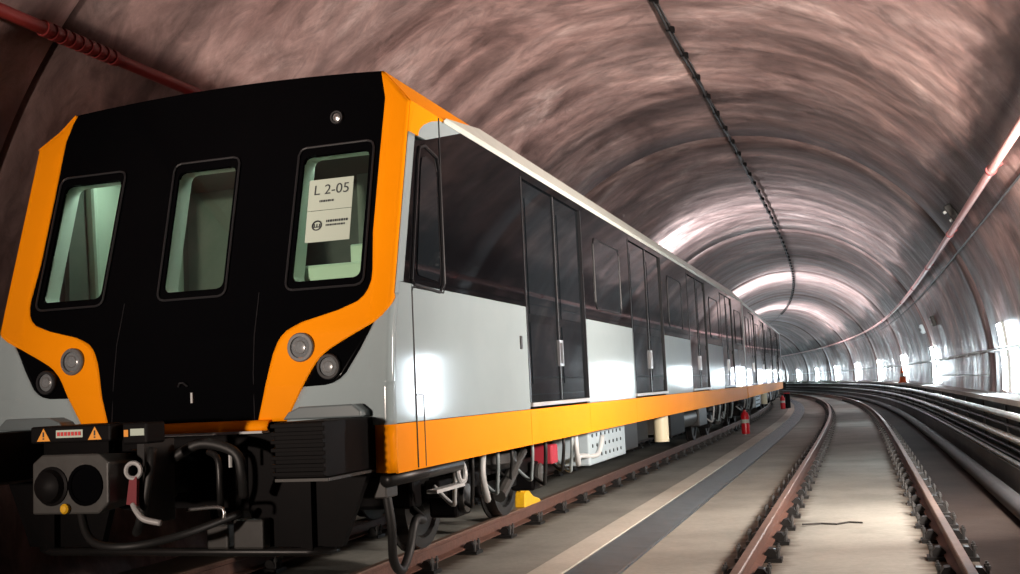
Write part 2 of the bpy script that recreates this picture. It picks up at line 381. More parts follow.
def rail(l, label, pitch, phase, s0=-10, s1=130, detail=60):
    mb = MB(); ss = []; s = s0
    while s <= s1: ss.append(s); s += 1.0
    n = len(prof); rows = []
    for s in ss: rows.append([P(l+a, s, z) for a, z in prof] + [P(l+prof[0][0], s, prof[0][1])])
    mb.strip(rows); mb.add(rows[0][:-1], [tuple(range(n))])
    root = tag(empty('running_rail', P(l, 0, -.16)), label, 'rail')
    o = mb.build('rail_web', RUST, root); o.location = -root.location
    hd = MB(); hd.strip([[P(l+a, s, z) for a, z in ((-.0365,-.012),(-.0285,.0015),(.0285,.0015),(.0365,-.012))] for s in ss])
    h = hd.build('rail_head', RAILTOP, root); h.location = -root.location
    s = phase
    while s < detail:
        x, y, z = P(l, s, -.16); f = inst('rail_fastener', fme if s < 24 else ffar, root, Vector((x,y,z))-root.location, frame(s)[2])
        if s < 24:
            for i in (0, 1): inst('rail_clip', CLIP[i], f); [inst('fastener_bolt', bme, f, ((.162, -.162)[i], yb_, 0)) for yb_ in (-.05, .05)]
        s += pitch
    return root
rail(-.75, 'left rail under the orange and white train', 1.05, -7.9)
rail(.75, 'rusty right rail under the orange and white train', 1.05, -7.92)
rail(SP-.75, 'rusty rail of the empty track nearest the drain grating', .95, -7.2)
rail(SP+.75, 'worn rail of the empty track nearest the side walkway', .95, -7.1)

# ------------------------------------------------------------------ wall lamps, handrail, pipes, ceiling cable
def wall_pt(ang, s, r): t = math.radians(ang); return P(XT + r*math.sin(t), s, ZT + r*math.cos(t))
lamp_words = ['nearest', 'second', 'third', 'fourth', 'fifth', 'sixth', 'seventh', 'eighth', 'ninth', 'tenth', 'eleventh', 'twelfth', 'thirteenth', 'fourteenth']
LS = [13.0, 28.6, 42.2, 55.5, 68.5, 81, 93, 105, 117, 129, 141]
hb = MB(); hb.box(-.08, .08, 0, .05, 0, 1.22); 
for i, s in enumerate(LS):
    root = empty('wall_lamp', P(6.62, s, .872))
    nm = 'brightest vertical tube lamp low on the wall at the right picture edge' if i < 1 else '%s vertical white tube lamp along the right wall, counted from the picture edge' % lamp_words[i]
    tag(root, nm, 'lamp', 'vertical tube lamps on the right wall')
    x, y, a = frame(s); n = 10
    def rowp(t, w, d):   # t angle on the circle, w along the tunnel, d inwards
        q = Vector(wall_pt(t, s + w, RT - d)); return q - root.location
    mb = MB(); tt = lin(96.2, 82, n)
    rows = [[rowp(t, -.085, 0), rowp(t, -.085, .05), rowp(t, .085, .05), rowp(t, .085, 0)] for t in tt]; mb.strip(rows); mb.add(rows[0], [(0,1,2,3)]); mb.add(rows[-1], [(3,2,1,0)])
    mb.build('lamp_housing', PALE, root)
    mb = MB(); rows = [[rowp(t, -.055, .05), rowp(t, -.045, .085), rowp(t, 0, .105), rowp(t, .045, .085), rowp(t, .055, .05)] for t in lin(95.8, 82.4, n)]
    mb.strip(rows); mb.add(rows[0], [(0,1,2,3,4)]); mb.add(rows[-1], [(4,3,2,1,0)])
    mb.build('light_tube', TUBEMAT, root)
hr = tag(empty('handrail', P(6.6, 0, 1.6)), 'thin pale handrail running along the curved right wall', 'handrail')
o = path_tube(6.60, 1.60, .022, -12, 110).build('rail_tube', PALE, hr, smooth=True); o.location = -hr.location
for i in range(24):
    s = -2+i*2.4; MBx = MB().cyl(P(6.60, s, 1.60), P(6.75, s, 1.58), .014, n=6); o = MBx.build('rail_bracket', PALE, hr); o.location = -hr.location
tag(path_tube(6.62, 1.17, .011, 15, 27.5, n=6).build('wall_conduit', PALE, smooth=True), 'short thin conduit on the right wall below the handrail, between two lamps', 'conduit')
def pipe_thing(name, label, cat, ang, r, inset, matp, s0, s1, coup, cmat, coup_name, phase, ext=1.45, clen=.07):
    root = tag(empty(name, wall_pt(ang, 0, RT-inset)), label, cat)
    pts = []; s = s0
    while s <= s1: pts.append(wall_pt(ang, s, RT-inset)); s += 1.5
    o = MB().tube(pts, r, 12).build('pipe_run', matp, root, smooth=True); o.location = -root.location
    s = phase
    while s < min(s1, 80):
        mb = MB(); mb.cyl(wall_pt(ang, s-clen, RT-inset), wall_pt(ang, s+clen, RT-inset), r*ext, n=14)
        mb.cyl(wall_pt(ang, s, RT-inset), wall_pt(ang, s, RT), .02, n=6)
        o = mb.build(coup_name, cmat, root, auto=True); o.location = -root.location; s += coup
    return root
pipe_thing('wall_pipe', 'pale red pipe with couplings along the upper right of the vault', 'pipe', 61, .048, .14, PIPEPINK, -18, 120, 5.95, COUPLING, 'pipe_coupling', 1.38, 1.3, .05)
path = []
tag(MB().tube([wall_pt(64.3, s, RT-.03) for s in lin(-18, 110, 80)], .018, 6).build('wall_cable', CABLEBLACK), 'thin dark cable on the vault just below the pale red pipe', 'cable')
pr = tag(empty('fire_main', wall_pt(-50.8, 0, RT-.1)), 'dark red pipe high on the left wall above the train', 'pipe')
o = MB().tube([wall_pt(-50.8, s, RT-.10) for s in lin(-14, 60, 40)], .052, 12).build('pipe_run', PIPERED, pr, smooth=True); o.location = -pr.location
mb = MB()
for i in range(9):
    s = .62+i*.1; mb.cyl(wall_pt(-50.8, s-.028, RT-.10), wall_pt(-50.8, s+.028, RT-.10), .066, n=14)
o = mb.build('ribbed_coupling', PIPERED, pr, auto=True); o.location = -pr.location
for s in (-4, 4.5, 8.5):
    o = MB().box(-.02, .02, -.03, .03, -.06, .06).build('pipe_bracket', STEELDARK, pr); o.location = Vector(wall_pt(-50.8, s, RT-.05))-pr.location
# ceiling cable with clamps
cc = tag(empty('ceiling_cable', wall_pt(3, 0, RT)), 'black cable with clamps hanging along the crown of the vault', 'cable')
pts = []
s = -12
while s < 110: pts.append(wall_pt(3+.12*math.sin(s*1.3), s, RT-.07-.02*math.sin(s*5.2))); s += .6
o = MB().tube(pts, .020, 8).build('cable_run', CABLEBLACK, cc, smooth=True); o.location = -cc.location
pts = [wall_pt(3.35+.1*math.sin(s*2.1), s, RT-.045) for s in lin(-12, 60, 100)]
o = MB().tube(pts, .014, 6).build('cable_run', CABLEBLACK, cc, smooth=True); o.location = -cc.location
cm = MB(); cm.prism([(-.03,-.035),(.03,-.035),(.035,-.07),(.085,-.07),(.085,.0),(.03,.02),(.03,.06),(-.03,.06)], lambda a, z: (a, -.03, z), lambda a, z: (a, .03, z))
cme = cm.mesh('cable_clamp', BLACKMETAL)
s = -8.9
while s < 75:
    q = Vector(wall_pt(3, s, RT-.06)); inst('cable_clamp', cme, cc, q-cc.location, frame(s)[2]); s += 1.19
# junction box by the pale pipe
def junction(s, ang, label, m1=BLACKMETAL, sc=1):
    root = tag(empty('junction_box', wall_pt(ang, s, RT)), label, 'junction box')
    x, y, a = frame(s); root.rotation_euler = (0, math.radians(ang), a)
    mb = MB(); mb.box(-.16*sc, .16*sc, -.12*sc, .12*sc, -.12*sc, 0); mb.build('box_body', m1, root, bev=.015)
    for k in (-1, 1):
        MB().cyl((k*.08*sc, -.05*sc, -.12*sc), (k*.08*sc, -.05*sc, -.16*sc), .025*sc, n=10).build('box_knob', PALE, root)
    return root
junction(12.3, 58.6, 'dark junction box beside the pale red pipe', STEELDARK)
junction(30.0, 74.5, 'small pale box on the right wall left of its dark neighbour', PALE, .9)
junction(25.5, 74.0, 'small dark box on the right wall right of its pale neighbour', STEELDARK, .9)
# traffic cone on the walkway
cone = tag(empty('traffic_cone', P(6.5, 41.0, .872)), 'small dull orange traffic cone standing on the walkway', 'traffic cone')
MB().box(-.17, .17, -.17, .17, 0, .04).build('cone_base', CONE, cone)
MB().lathe((0,0,.04), (0,0,1), [(0,.13),(.55,.035),(.56,.02)], 16).build('cone_body', CONE, cone, auto=True)
MB().lathe((0,0,.04), (0,0,1), [(.20,.1),(.34,.072)], 16).build('cone_band', PALE, cone, auto=True)
# fire extinguishers on the floor beside the train
def extinguisher(l, s, label):
    e = tag(empty('fire_extinguisher', P(l, s, FLOOR)), label, 'fire extinguisher')
    MB().lathe((0,0,0), (0,0,1), [(0,.10),(.02,.115),(.5,.115),(.57,.09),(.62,.04),(.66,.035)], 16).build('cylinder_body', REDPAINT, e, auto=True)
    mb = MB(); mb.box(-.02, .02, -.10, .04, .69, .72); mb.cyl((0,0,.65), (0,0,.72), .03, n=10); mb.build('valve_handle', BLACKMETAL, e)
    MB().tube([(.03,0,.68),(.12,0,.66),(.15,0,.52),(.14,0,.25)], .014, 6).build('hose', RUBBER, e)
    MB().lathe((0,0,0), (0,0,1), [(.30,.117),(.40,.117)], 16).build('paper_label', PAPER, e, auto=True)
extinguisher(1.36, 24.6, 'nearest red fire extinguisher standing by the end of the lead car')
extinguisher(1.50, 47.6, 'far small red fire extinguisher beside the train, next to a black one')
x_ = tag(empty('metal_drum', P(1.70, 48.6, FLOOR)), 'far small black drum standing behind the far extinguisher', 'drum')
MB().lathe((0,0,0), (0,0,1), [(0,.14),(.02,.16),(.7,.16),(.72,.14)], 14).build('drum_body', BLACKMETAL, x_, auto=True)
MB().lathe((0,0,.72), (0,0,1), [(0,.165),(.04,.165)], 14).build('drum_lid', REDPAINT, x_, auto=True)
# thin loose wire on the track slab
wire = MB().tube([P(3.78, 5.3, FLOOR+.03), P(3.95, 5.5, FLOOR+.012), P(4.1, 5.45, FLOOR+.012), P(4.22, 5.6, FLOOR+.012), P(4.35, 5.55, FLOOR+.012)], .009, 6).build('loose_wire', CABLEBLACK)
tag(wire, 'short black wire lying on the slab of the empty track', 'wire')

# ------------------------------------------------------------------ train: shape functions
def hw(z): return W if z <= 3.35 else W + (1.34-W)*(z-3.35)/.28
RCN = .04
def g(x, z):
    e = min(1, max(0, (abs(x)-1.42)/.13))
    return .41 - .045*min(1, max(0, (1.75-z)/.35)) + max(0, z-1.75)*.282 - .05*e
def arc_end(z): return hw(z)-RCN+RCN*PI/2
def yside(z): return g(hw(z)-RCN, z)+RCN
def S(u, z):
    sg = 1 if u >= 0 else -1; a = abs(u); ww = hw(z); b = ww-RCN
    if a <= b: x = a; y = g(a, z)
    elif a <= arc_end(z):
        t = (a-b)/RCN; x = b+RCN*math.sin(t); y = g(b, z)+RCN*(1-math.cos(t))
    else: x = ww; y = yside(z)+(a-arc_end(z))
    if z > 3.5: z = 3.5+(z-3.5)*(1+.05*max(0, 1-(x/1.34)**2)/.13)
    return (sg*x, y, z)
def interp(tab, z):   # tab descending in z
    if z >= tab[0][0]: return tab[0][1]
    for (za, a), (zb, b) in zip(tab, tab[1:]):
        if zb <= z <= za: return a+(b-a)*((z-za)/(zb-za) if zb != za else 0)
    return tab[-1][1]
UIN = [(3.63,1.325),(3.41,1.376),(2.97,1.374),(2.41,1.376),(2.142,1.398),(2.075,1.396),(2.017,1.378),(1.975,1.352),(1.937,1.308),(1.886,1.17),(1.822,.91),(1.795,.848),(1.771,.800),(1.735,.764),(1.695,.737),(1.62,.706),(1.54,.686),(1.36,.646),(1.169,.595)]
UOUT = [(1.97,1.605),(1.93,1.598),(1.90,1.58),(1.865,1.55),(1.83,1.51),(1.79,1.445),(1.682,1.225),(1.632,1.132),(1.60,1.085),(1.55,1.035),(1.50,1.0),(1.40,.942),(1.21,.832),(1.169,.81)]
UP = [(1.79,1.445),(1.61,1.345),(1.465,1.250),(1.43,1.21),(1.405,1.16),(1.392,1.10),(1.388,.942)]
def u_out(z):
    if z >= 1.97: return hw(z)-RCN+RCN*PI/2*.6
    return min(interp(UOUT, z), arc_end(z))
def zrows(a, b, extra=(), step=.06):
    z = set([a, b] + [e for e in extra if a < e < b]); n = max(1, int((b-a)/step))
    for i in range(n+1): z.add(round(a+(b-a)*i/n, 5))
    zs = sorted(z); out = [zs[0]]
    for q in zs[1:]:
        if q-out[-1] > .003: out.append(q)
    out[-1] = b
    return out
def region(fa, fb, zs, n, mirror=False, mp=S, off=0):
    mb = MB(); rows = []
    for z in zs:
        a, b = fa(z), fb(z); r = []
        for i in range(n+1):
            p = list(mp(a+(b-a)*i/n, z)); p[1] -= off
            if mirror: p[0] = -p[0]
            r.append(tuple(p))
        rows.append(r[::-1] if mirror else r)
    mb.strip(rows); return mb
BKZ = [z for z, _ in UIN] + [z for z, _ in UOUT] + [z for z, _ in UP] + [3.35]
SIDE_L = 'train_car'
car = empty('train_car', (0, .42, 0)); car.location = (0, 0, 0)
tag(car, 'lead train car with orange and black cab front, white side and orange skirt', 'train car', 'cars of the orange and white train')

# windows: (u0,u1) functions with rounded corners
WZ0, WZ1 = 2.105, 3.03
def win_edges(ua, ub, lean=0):
    def fn(z):
        r = .05; d = 0
        if z < WZ0+r: d = r-math.sqrt(max(0, r*r-(WZ0+r-z)**2))
        if z > WZ1-r: d = r-math.sqrt(max(0, r*r-(z-WZ1+r)**2))
        k = lean*(z-WZ0)/(WZ1-WZ0)
        return ua+d+k, ub-d+k
    return fn
wins = [(win_edges(-1.295, -.775, 0), 'left'), (win_edges(-.24, .248, -.03), 'mid'), (win_edges(.79, 1.305, -.015), 'right')]
wz = zrows(WZ0, WZ1, [WZ0+.008, WZ0+.02, WZ0+.05, WZ1-.05, WZ1-.02, WZ1-.008] + BKZ)
mask = MB()
def addreg(fa, fb, zs, n): 
    q = region(fa, fb, zs, n); mask.add(q.v, q.f)
addreg(lambda z: -interp(UIN, z), lambda z: interp(UIN, z), zrows(WZ1, 3.63, BKZ), 30)
addreg(lambda z: -interp(UIN, z), lambda z: interp(UIN, z), zrows(1.169, WZ0, BKZ, .04), 30)
edges = [lambda z: -interp(UIN, z)] + [e for f, _ in wins for e in ((lambda z, f=f: f(z)[0]), (lambda z, f=f: f(z)[1]))] + [lambda z: interp(UIN, z)]
for i in range(0, len(edges), 2): addreg(edges[i], edges[i+1], wz, 8)
mask.build('front_mask', GLOSSBLACK, car, solid=.03, off=-1)
# orange frame each side of the mask
for mir in (False, True):
    q = region(lambda z: interp(UIN, z), (lambda z: arc_end(z)+.02 if z >= 1.97 else u_out(z)) if mir else u_out, zrows(1.169, 3.63, BKZ, .03), 14, mir, off=.006)
    q.build('orange_frame', ORANGE, car, smooth=True, solid=.03)
    q = region(u_out, lambda z: max(u_out(z), interp(UP, z)), zrows(1.388, 1.79, BKZ, .02), 6, mir)
    q.build('lamp_pocket', GLOSSBLACK, car, smooth=True, solid=.02)
    def wl(z): return max(u_out(z), interp(UP, z)) if 1.388 <= z <= 1.79 else u_out(z)
    q = region(wl, lambda z: arc_end(z)+.03, zrows(1.12, 1.97, BKZ, .03), 12, mir); q.build('corner_panel', WHITE, car, smooth=True, solid=.02)
    q = region(lambda z: 1.45, lambda z: arc_end(z)+.03, [.815, .9, 1.0, 1.12], 10, mir); q.build('corner_skirt', ORANGE, car, smooth=True, solid=.02)
    # white strip between orange frame and the black band
    if mir: continue
    q = region(u_out, lambda z: arc_end(z)+(.085 if z > 2.0515 else .0295), zrows(1.97, 3.12, BKZ+[2.051, 2.0555], .05), 8, mir); q.build('corner_trim', WHITE, car, smooth=True, solid=.02)
# orange lower lip
mb = MB(); rows = []
for i in range(25):
    x = -.70+1.40*i/24; y = g(x, 1.1); rows.append([(x, y-.05, 1.115), (x, y-.06, 1.135), (x, y-.035, 1.165), (x, y+.02, 1.17)])
mb.strip(rows); mb.build('front_lip', ORANGE, car, smooth=True, solid=.015)
MB().box(-.70, .70, .23, .33, 1.098, 1.113).build('lip_edge', PALE, car)
for sx in (-1, 1):
    MB().tube([(sx*x, g(x, z)-.004, z) for x, z in ((.57,1.18),(.56,1.5),(.555,1.75),(.55,2.05))], .0035, 5).build('mask_seam', GASKET, car)
MB().box(.085, .10, g(0,1.3)-.02, g(0,1.3)+.01, 1.316, 1.386).build('hand_latch', PALE, car)
MB().tube([(-.02, g(0,1.4)-.005, 1.43), (.0, g(0,1.4)-.02, 1.455), (.03, g(0,1.4)-.02, 1.455), (.05, g(0,1.4)-.005, 1.43)], .007, 5).build('hand_hook', GASKET, car)
# windows: gasket outline, frame, glass, reveal
def offs(p, d): return (p[0], p[1]-d, p[2])
for fn, nm in wins:
    loop = [S(fn(z)[0], z) for z in wz] + [S(fn(z)[1], z) for z in reversed(wz)]
    cx = sum(p[0] for p in loop)/len(loop); cz = sum(p[2] for p in loop)/len(loop)
    win = empty('cab_window', (0,0,0)); win.parent = car
    big = []
    for p in loop:
        x = cx+(p[0]-cx)*1.14; z = cz+(p[2]-cz)*1.13
        big.append((x, g(abs(x), z)-.012, z))
    MB().tube(big+[big[0], big[1]], .0085, 6, cap=False).build('window_gasket', GASKET, win)
    pane = MB(); 
    rows = [[offs(S(fn(z)[0]+(fn(z)[1]-fn(z)[0])*i/4, z), -.015) for i in range(5)] for z in wz]
    pane.strip(rows); pane.build('window_glass', CABGLASS, win)
    rv = MB(); n = len(loop); dep = .17
    lp2 = [(p[0], p[1]+dep, p[2]) for p in loop]; lp1 = [(p[0], p[1]+.02, p[2]) for p in loop]
    rv.add(lp1+lp2, [(i, n+i, n+(i+1) % n, (i+1) % n) for i in range(n)])
    rv.build('window_reveal', REVEAL, win)
# cab interior
cab = MB()
cab.box(-1.45, 1.45, .55, 2.9, 1.25, 1.30)
cab.build('cab_floor', CABDARK, car)
MB().box(-1.50, -1.46, 1.0, 2.9, 1.3, 3.3).build('cab_lining', CABGREY, car)
MB().box(1.46, 1.50, 1.4, 2.9, 1.3, 3.3).build('cab_lining', CABGREY, car)
mb = MB(); mb.hexa([(-1.46,1.28,1.3),(-1.36,1.28,1.3),(-1.46,1.75,1.3),(-1.36,1.75,1.3),(-1.46,1.16,3.28),(-1.36,1.16,3.28),(-1.46,1.72,3.28),(-1.36,1.72,3.28)]); mb.build('cab_pillar', CREAMGREEN, car, bev=.03)
MB().box(-1.46, -1.40, 1.9, 2.45, 1.3, 3.28).build('cab_pillar', CREAMGREEN, car, bev=.02)
MB().box(-1.36, -1.2, 1.25, 1.62, 1.9, 2.16).build('cab_cabinet', CREAMGREEN, car, bev=.02)
MB().box(-1.5, 1.5, 1.05, 2.9, 3.28, 3.32).build('cab_ceiling', CABGREY, car)
mb = MB(); mb.box(-1.5, -.46, 2.6, 2.66, 1.3, 3.3); mb.build('cab_partition', CABGREY, car)
mb = MB(); mb.box(.30, 1.5, 2.6, 2.66, 1.3, 3.3); mb.build('cab_partition', CABGREY, car)
MB().box(-.46, -.36, 2.55, 2.68, 1.3, 3.28).build('door_post', CREAMGREEN, car)
MB().box(-.1, .28, 2.45, 2.7, 1.6, 2.35).build('switch_cabinet', CREAMGREEN, car, bev=.02)
MB().box(-1.5, 1.5, 2.9, 2.95, 1.25, 3.3).build('cab_rear_wall', CABDARK, car)
MB().box(-1.35, -.25, .66, 1.1, 1.3, 1.98).build('driver_desk', CABDARK, car)
MB().box(.40, 1.40, .72, 1.15, 1.3, 2.06).build('driver_desk', CABDARK, car)
MB().box(.45, 1.36, .72, .98, 2.10, 2.24).build('desk_hood', CREAMGREEN, car, bev=.02)
MB().box(.95, 1.12, 1.1, 1.2, 2.2, 2.42).build('desk_screen', CREAMGREEN, car, bev=.01)
for x in (-.8, .8): MB().box(x-.35, x+.35, 1.06, 1.26, 3.24, 3.275).build('cab_lamp', CABLAMP, car)
# notices behind the right window
def notice(name, z0, z1, label, texts, logo=None, lines=()):
    root = tag(empty(name, (0,0,0)), label, 'paper notice')
    mb = MB(); pts = [(x, g(x, z)+.012, z) for z in (z0, z1) for x in (.835+.016*(2.84-z)/.46, 1.18+.012*(2.84-z)/.46)]
    a, b, c, d = [Vector(p) for p in pts]
    nrm = (b-a).cross(c-a).normalized(); 
    if nrm.y > 0: nrm = -nrm
    mb.hexa([a, b, a-nrm*.002, b-nrm*.002, c, d, c-nrm*.002, d-nrm*.002]); mb.build('paper_sheet', PAPER, root)
    ex = (b-a).normalized(); ez = nrm.cross(ex); ez = ez if ez.z > 0 else -ez
    M = Matrix((ex, ez, ex.cross(ez))).transposed().to_4x4()
    wd = (b-a).length; ht = (c-a).length
    for (tx, px, pz, size) in texts:
        cu = bpy.data.curves.new('txt', 'FONT'); cu.body = tx; cu.size = size; cu.align_x = 'LEFT'
        to = bpy.data.objects.new('txt', cu); COL.objects.link(to); bpy.context.view_layer.update()
        me = bpy.data.meshes.new_from_object(to.evaluated_get(bpy.context.evaluated_depsgraph_get())); bpy.data.objects.remove(to)
        me.materials.clear(); me.materials.append(INK)
        o = bpy.data.objects.new('printed_text', me); COL.objects.link(o); o.parent = root
        mw = M.copy(); mw.translation = a+ex*px*wd+ez*pz*ht+nrm*.003; o.matrix_local = mw
    for px, pz, ww, hh in lines:     # printing too small to read: a row of short ink strokes
        mb = MB(); k = 0; x = 0
        while x < ww*wd:
            d = .008+.010*((k*7) % 5)/4; q = a+ex*(px*wd+x)+ez*pz*ht+nrm*.003
            mb.add([q, q+ex*d, q+ex*d+ez*hh, q+ez*hh], [(0,1,2,3)]); x += d+.004; k += 1
        tag(mb.build('printed_line', INK, root), kind='stuff')
    if logo:
        c0 = a+ex*logo[0]*wd+ez*logo[1]*ht+nrm*.003
        mb = MB(); mb.torus(c0, nrm, .034, .006, 20, 4)
        for k in (-.02, 0, .02):
            q = c0+ex*k; mb.cyl(q-ez*.012, q+ez*.012, .004, n=5)
        mb.tube([c0-ex*.028-ez*.012, c0+ex*.028-ez*.012], .004, 5)
        mb.build('printed_logo', INK, root)
    return root
notice('paper_notice', 2.612, 2.842, 'white sheet reading L 2-05 behind the right cab window, upper of two', [('L 2-05', .10, .50, .108)], lines=[(.26, .25, .30, .016)])
notice('paper_notice', 2.380, 2.608, 'white sheet with a round printed emblem behind the right cab window, lower of two', [], (.24, .52), lines=[(.44, .60, .46, .018), (.44, .48, .42, .014)])
# lamps
def lamp(u, z, r, nm, m1, m2):
    p = Vector(S(u, z)); root = empty(nm, tuple(p)); root.parent = car
    a = (0, -1, 0)
    MB().lathe((0,0,0), a, [(-.01, r), (.022, r), (.03, r*.93), (.03, r*.74), (.012, r*.72), (.012, 0)], 24).build('lamp_bezel', m1, root, auto=True)
    MB().lathe((0,0,0), a, [(.013, r*.74), (.024, r*.6), (.030, r*.3), (.031, 0)], 20).build('lamp_lens', m2, root, auto=True)
    MB().torus((0,-.026,0), a, r*.42, r*.05, 20, 6).build('lens_ring', LAMPRING, root, smooth=True)
for sx in (-1, 1):
    lamp(sx*.918, 1.650, .098, 'headlamp', LAMPRING, LAMPGLASS)
    lamp(sx*1.130, 1.511, .086, 'marker_lamp', GASKET, LAMPGLASS)
lamp(1.012, 3.302, .05, 'roof_lamp', GASKET, STEEL)
# front top closing edge, roof, chamfer
def carshell(root, y0, y1, lead):
    # underframe, floor, left side, roof, end walls
    MB().box(-W+.06, W-.06, y0+.05, y1, .84, 1.10).build('underframe', BLACKMETAL, root)
    MB().box(-W, -W+.05, 1.5 if lead else y0, y1, 1.12, 3.35).build('far_side', WHITE, root)
    MB().box(-W, -W+.05, .70 if lead else y0, y1, .8074, 1.12).build('far_skirt', ORANGE, root)
    yr = 1.0 if lead else y0
    mb = MB(); xs = lin(-1.34, 1.34, 16)
    mb.strip([[(x, y + (.045*(1.8-x*x) if False else 0), 3.63+.05*(1-(x/1.34)**2)) for x in xs] for y in lin(yr-.06 if lead else yr, y1, 20)])
    mb.build('roof', GREYMETAL if not lead else BLACKMETAL, root, smooth=True)
    MB().box(-W+.05, W-.05, y1-.05, y1, 1.1, 3.32).build('end_wall', BLACKMETAL, root); MB().box(-1.3, 1.3, y1-.05, y1, 3.32, 3.62).build('end_wall', BLACKMETAL, root)
    if not lead: MB().box(-W+.05, W-.05, y0, y0+.05, 1.1, 3.32).build('end_wall', BLACKMETAL, root)
    MB().box(-W+.02, -1.34, y0+1, y1, 3.33, 3.36).build('far_cantrail', WHITE, root)
    # right chamfer / gutter
    mb = MB()
    ys = [1.3, 1.6, 2.94] + lin(2.94, y1, 20)[1:] if lead else lin(y0, y1, 20)
    def zlow(y): return 3.35+.28*max(0, min(1, (y-1.45)/(2.94-1.45))) if False else 3.35
    if lead:
        # white part under the sloping orange boundary
        def zsplit(y): return max(3.35, min(3.63, 3.35+.28*(y-1.45)/1.49))
        ysw = lin(1.45, 2.94, 12)
        mb.strip([[(hw(3.35)+.004, y, 3.35), (hw(zsplit(y))+.004, y, zsplit(y))] for y in ysw])
        mb.strip([[(hw(3.35)+.004, y, 3.35), (1.344, y, 3.63)] for y in lin(2.94, y1, 20)])
    else: mb.strip([[(W, y, 3.35), (1.34, y, 3.63)] for y in ys])
    mb.build('roof_gutter', GUTTER, root, solid=.02)
    if lead:
        for sx in (1, -1):
            mb = MB(); zz = lin(3.35, 3.63, 10)
            mb.strip([[(sx*hw(z), yside(z)-.02+(1.45+1.49*(z-3.35)/.28-yside(z)+.02)*i/8, z) for i in range(9)] for z in zz])
            mb.build('roof_corner', ORANGE, root, solid=.02)
carshell(car, .42, 22.95, True)
region(lambda z: yside(z)+.02, lambda z: 1.5, zrows(1.12, 3.35, (), .1), 3, True, mp=lambda y, z: (hw(z)-.02, y, z)).build('far_side', WHITE, car)
# side orange above the band and white above it
YO = [(3.352, 1.46), (3.28, 1.18), (3.22, 1.03), (3.17, .955), (3.12, .93)]
def yo(z): return max(interp(YO, z), yside(z))
def yb(z):
    if z <= 3.08: return yside(z)+.085
    return max(yside(z)+.085, .925+(1.80-.925)*((z-3.08)/(3.326-3.08))**1.0)
sidemap = lambda y, z: (hw(z), y, z)
q = region(lambda z: arc_end(z)-.02, lambda z: arc_end(z)+yo(z)-yside(z), zrows(3.12, 3.35, (), .02), 8); q.build('corner_orange', ORANGE, car, solid=.02)
q = region(lambda z: u_out(z), lambda z: arc_end(z)-.015, zrows(3.12, 3.35, (), .05), 3); q.build('corner_orange', ORANGE, car, solid=.02)
q = region(lambda z: u_out(z), lambda z: arc_end(z)+.0, zrows(3.35, 3.63, (), .05), 5); q.build('corner_orange', ORANGE, car, smooth=True, solid=.02)
q = region(yo, lambda z: max(yb(z), yo(z)+.01), zrows(3.12, 3.326, (), .02), 6, mp=sidemap); q.build('band_border', WHITE, car, solid=.02)
DOORS1 = [(3.34, 5.57), (8.15, 10.61), (13.30, 15.65), (18.10, 20.33)]
q = region(yb, lambda z: DOORS1[0][0]-.01, zrows(2.055, 3.326, (), .05), 4, mp=sidemap); q.build('window_band', BANDGLASS, car, solid=.02)
q = region(lambda z: yside(z)+.03, lambda z: .70, zrows(1.125, 2.05, (), .1), 2, mp=sidemap); q.build('side_panel', WHITE, car, solid=.02)
q = region(lambda z: yside(z)+.03, lambda z: .70, zrows(.8074, 1.12, (), .1), 2, mp=sidemap); q.build('skirt_panel', ORANGE, car, solid=.02)
MB().box(W-.03, W, .708, DOORS1[0][0]-.01, 1.125, 2.05).build('side_panel', WHITE, car)
MB().box(W-.03, W, .848, DOORS1[0][0]-.01, .8074, 1.12).build('skirt_panel', ORANGE, car)
MB().box(W-.03, W, .708, .84, .8074, 1.12).build('skirt_hatch', ORANGE, car)
MB().box(W-.004, W+.003, .838, .848, .82, 1.30).build('hatch_seam', GASKET, car)
MB().box(W-.004, W+.003, .708, .845, 1.295, 1.305).build('hatch_seam', GASKET, car)
MB().box(W-.01, W+.012, 3.10, 3.16, 1.66, 1.78).build('door_latch', FRAME, car, bev=.01)
# cab side window
cw = empty('cab_side_window', (0,0,0)); cw.parent = car
pl = [(.66,2.08),(.70,2.05),(1.17,2.03),(1.235,2.08),(1.25,2.2),(1.25,2.93),(1.21,3.03),(.99,3.07),(.89,3.04),(.85,2.95)]
pl = [(y+.045, z) for y, z in pl]
MB().tube([(W+.004, y, z) for y, z in pl+pl[:2]], .012, 6, cap=False).build('window_gasket', GASKET, cw)
cy = sum(p[0] for p in pl)/len(pl); cz = sum(p[1] for p in pl)/len(pl)
pin = [(cy+(y-cy)*.72, cz+(z-cz)*.86) for y, z in pl]
MB().prism(pin, lambda y, z: (W+.001, y, z), lambda y, z: (W+.006, y, z)).build('window_glass', PANE, cw)
MB().tube([(W+.002, 1.33, 3.34), (W+.002, 1.33, 2.10), (W+.002, 1.29, 2.03), (W+.002, .72, 2.03), (W+.002, .704, 2.0), (W+.002, .704, .82)], .006, 5).build('door_seam', GASKET, car)

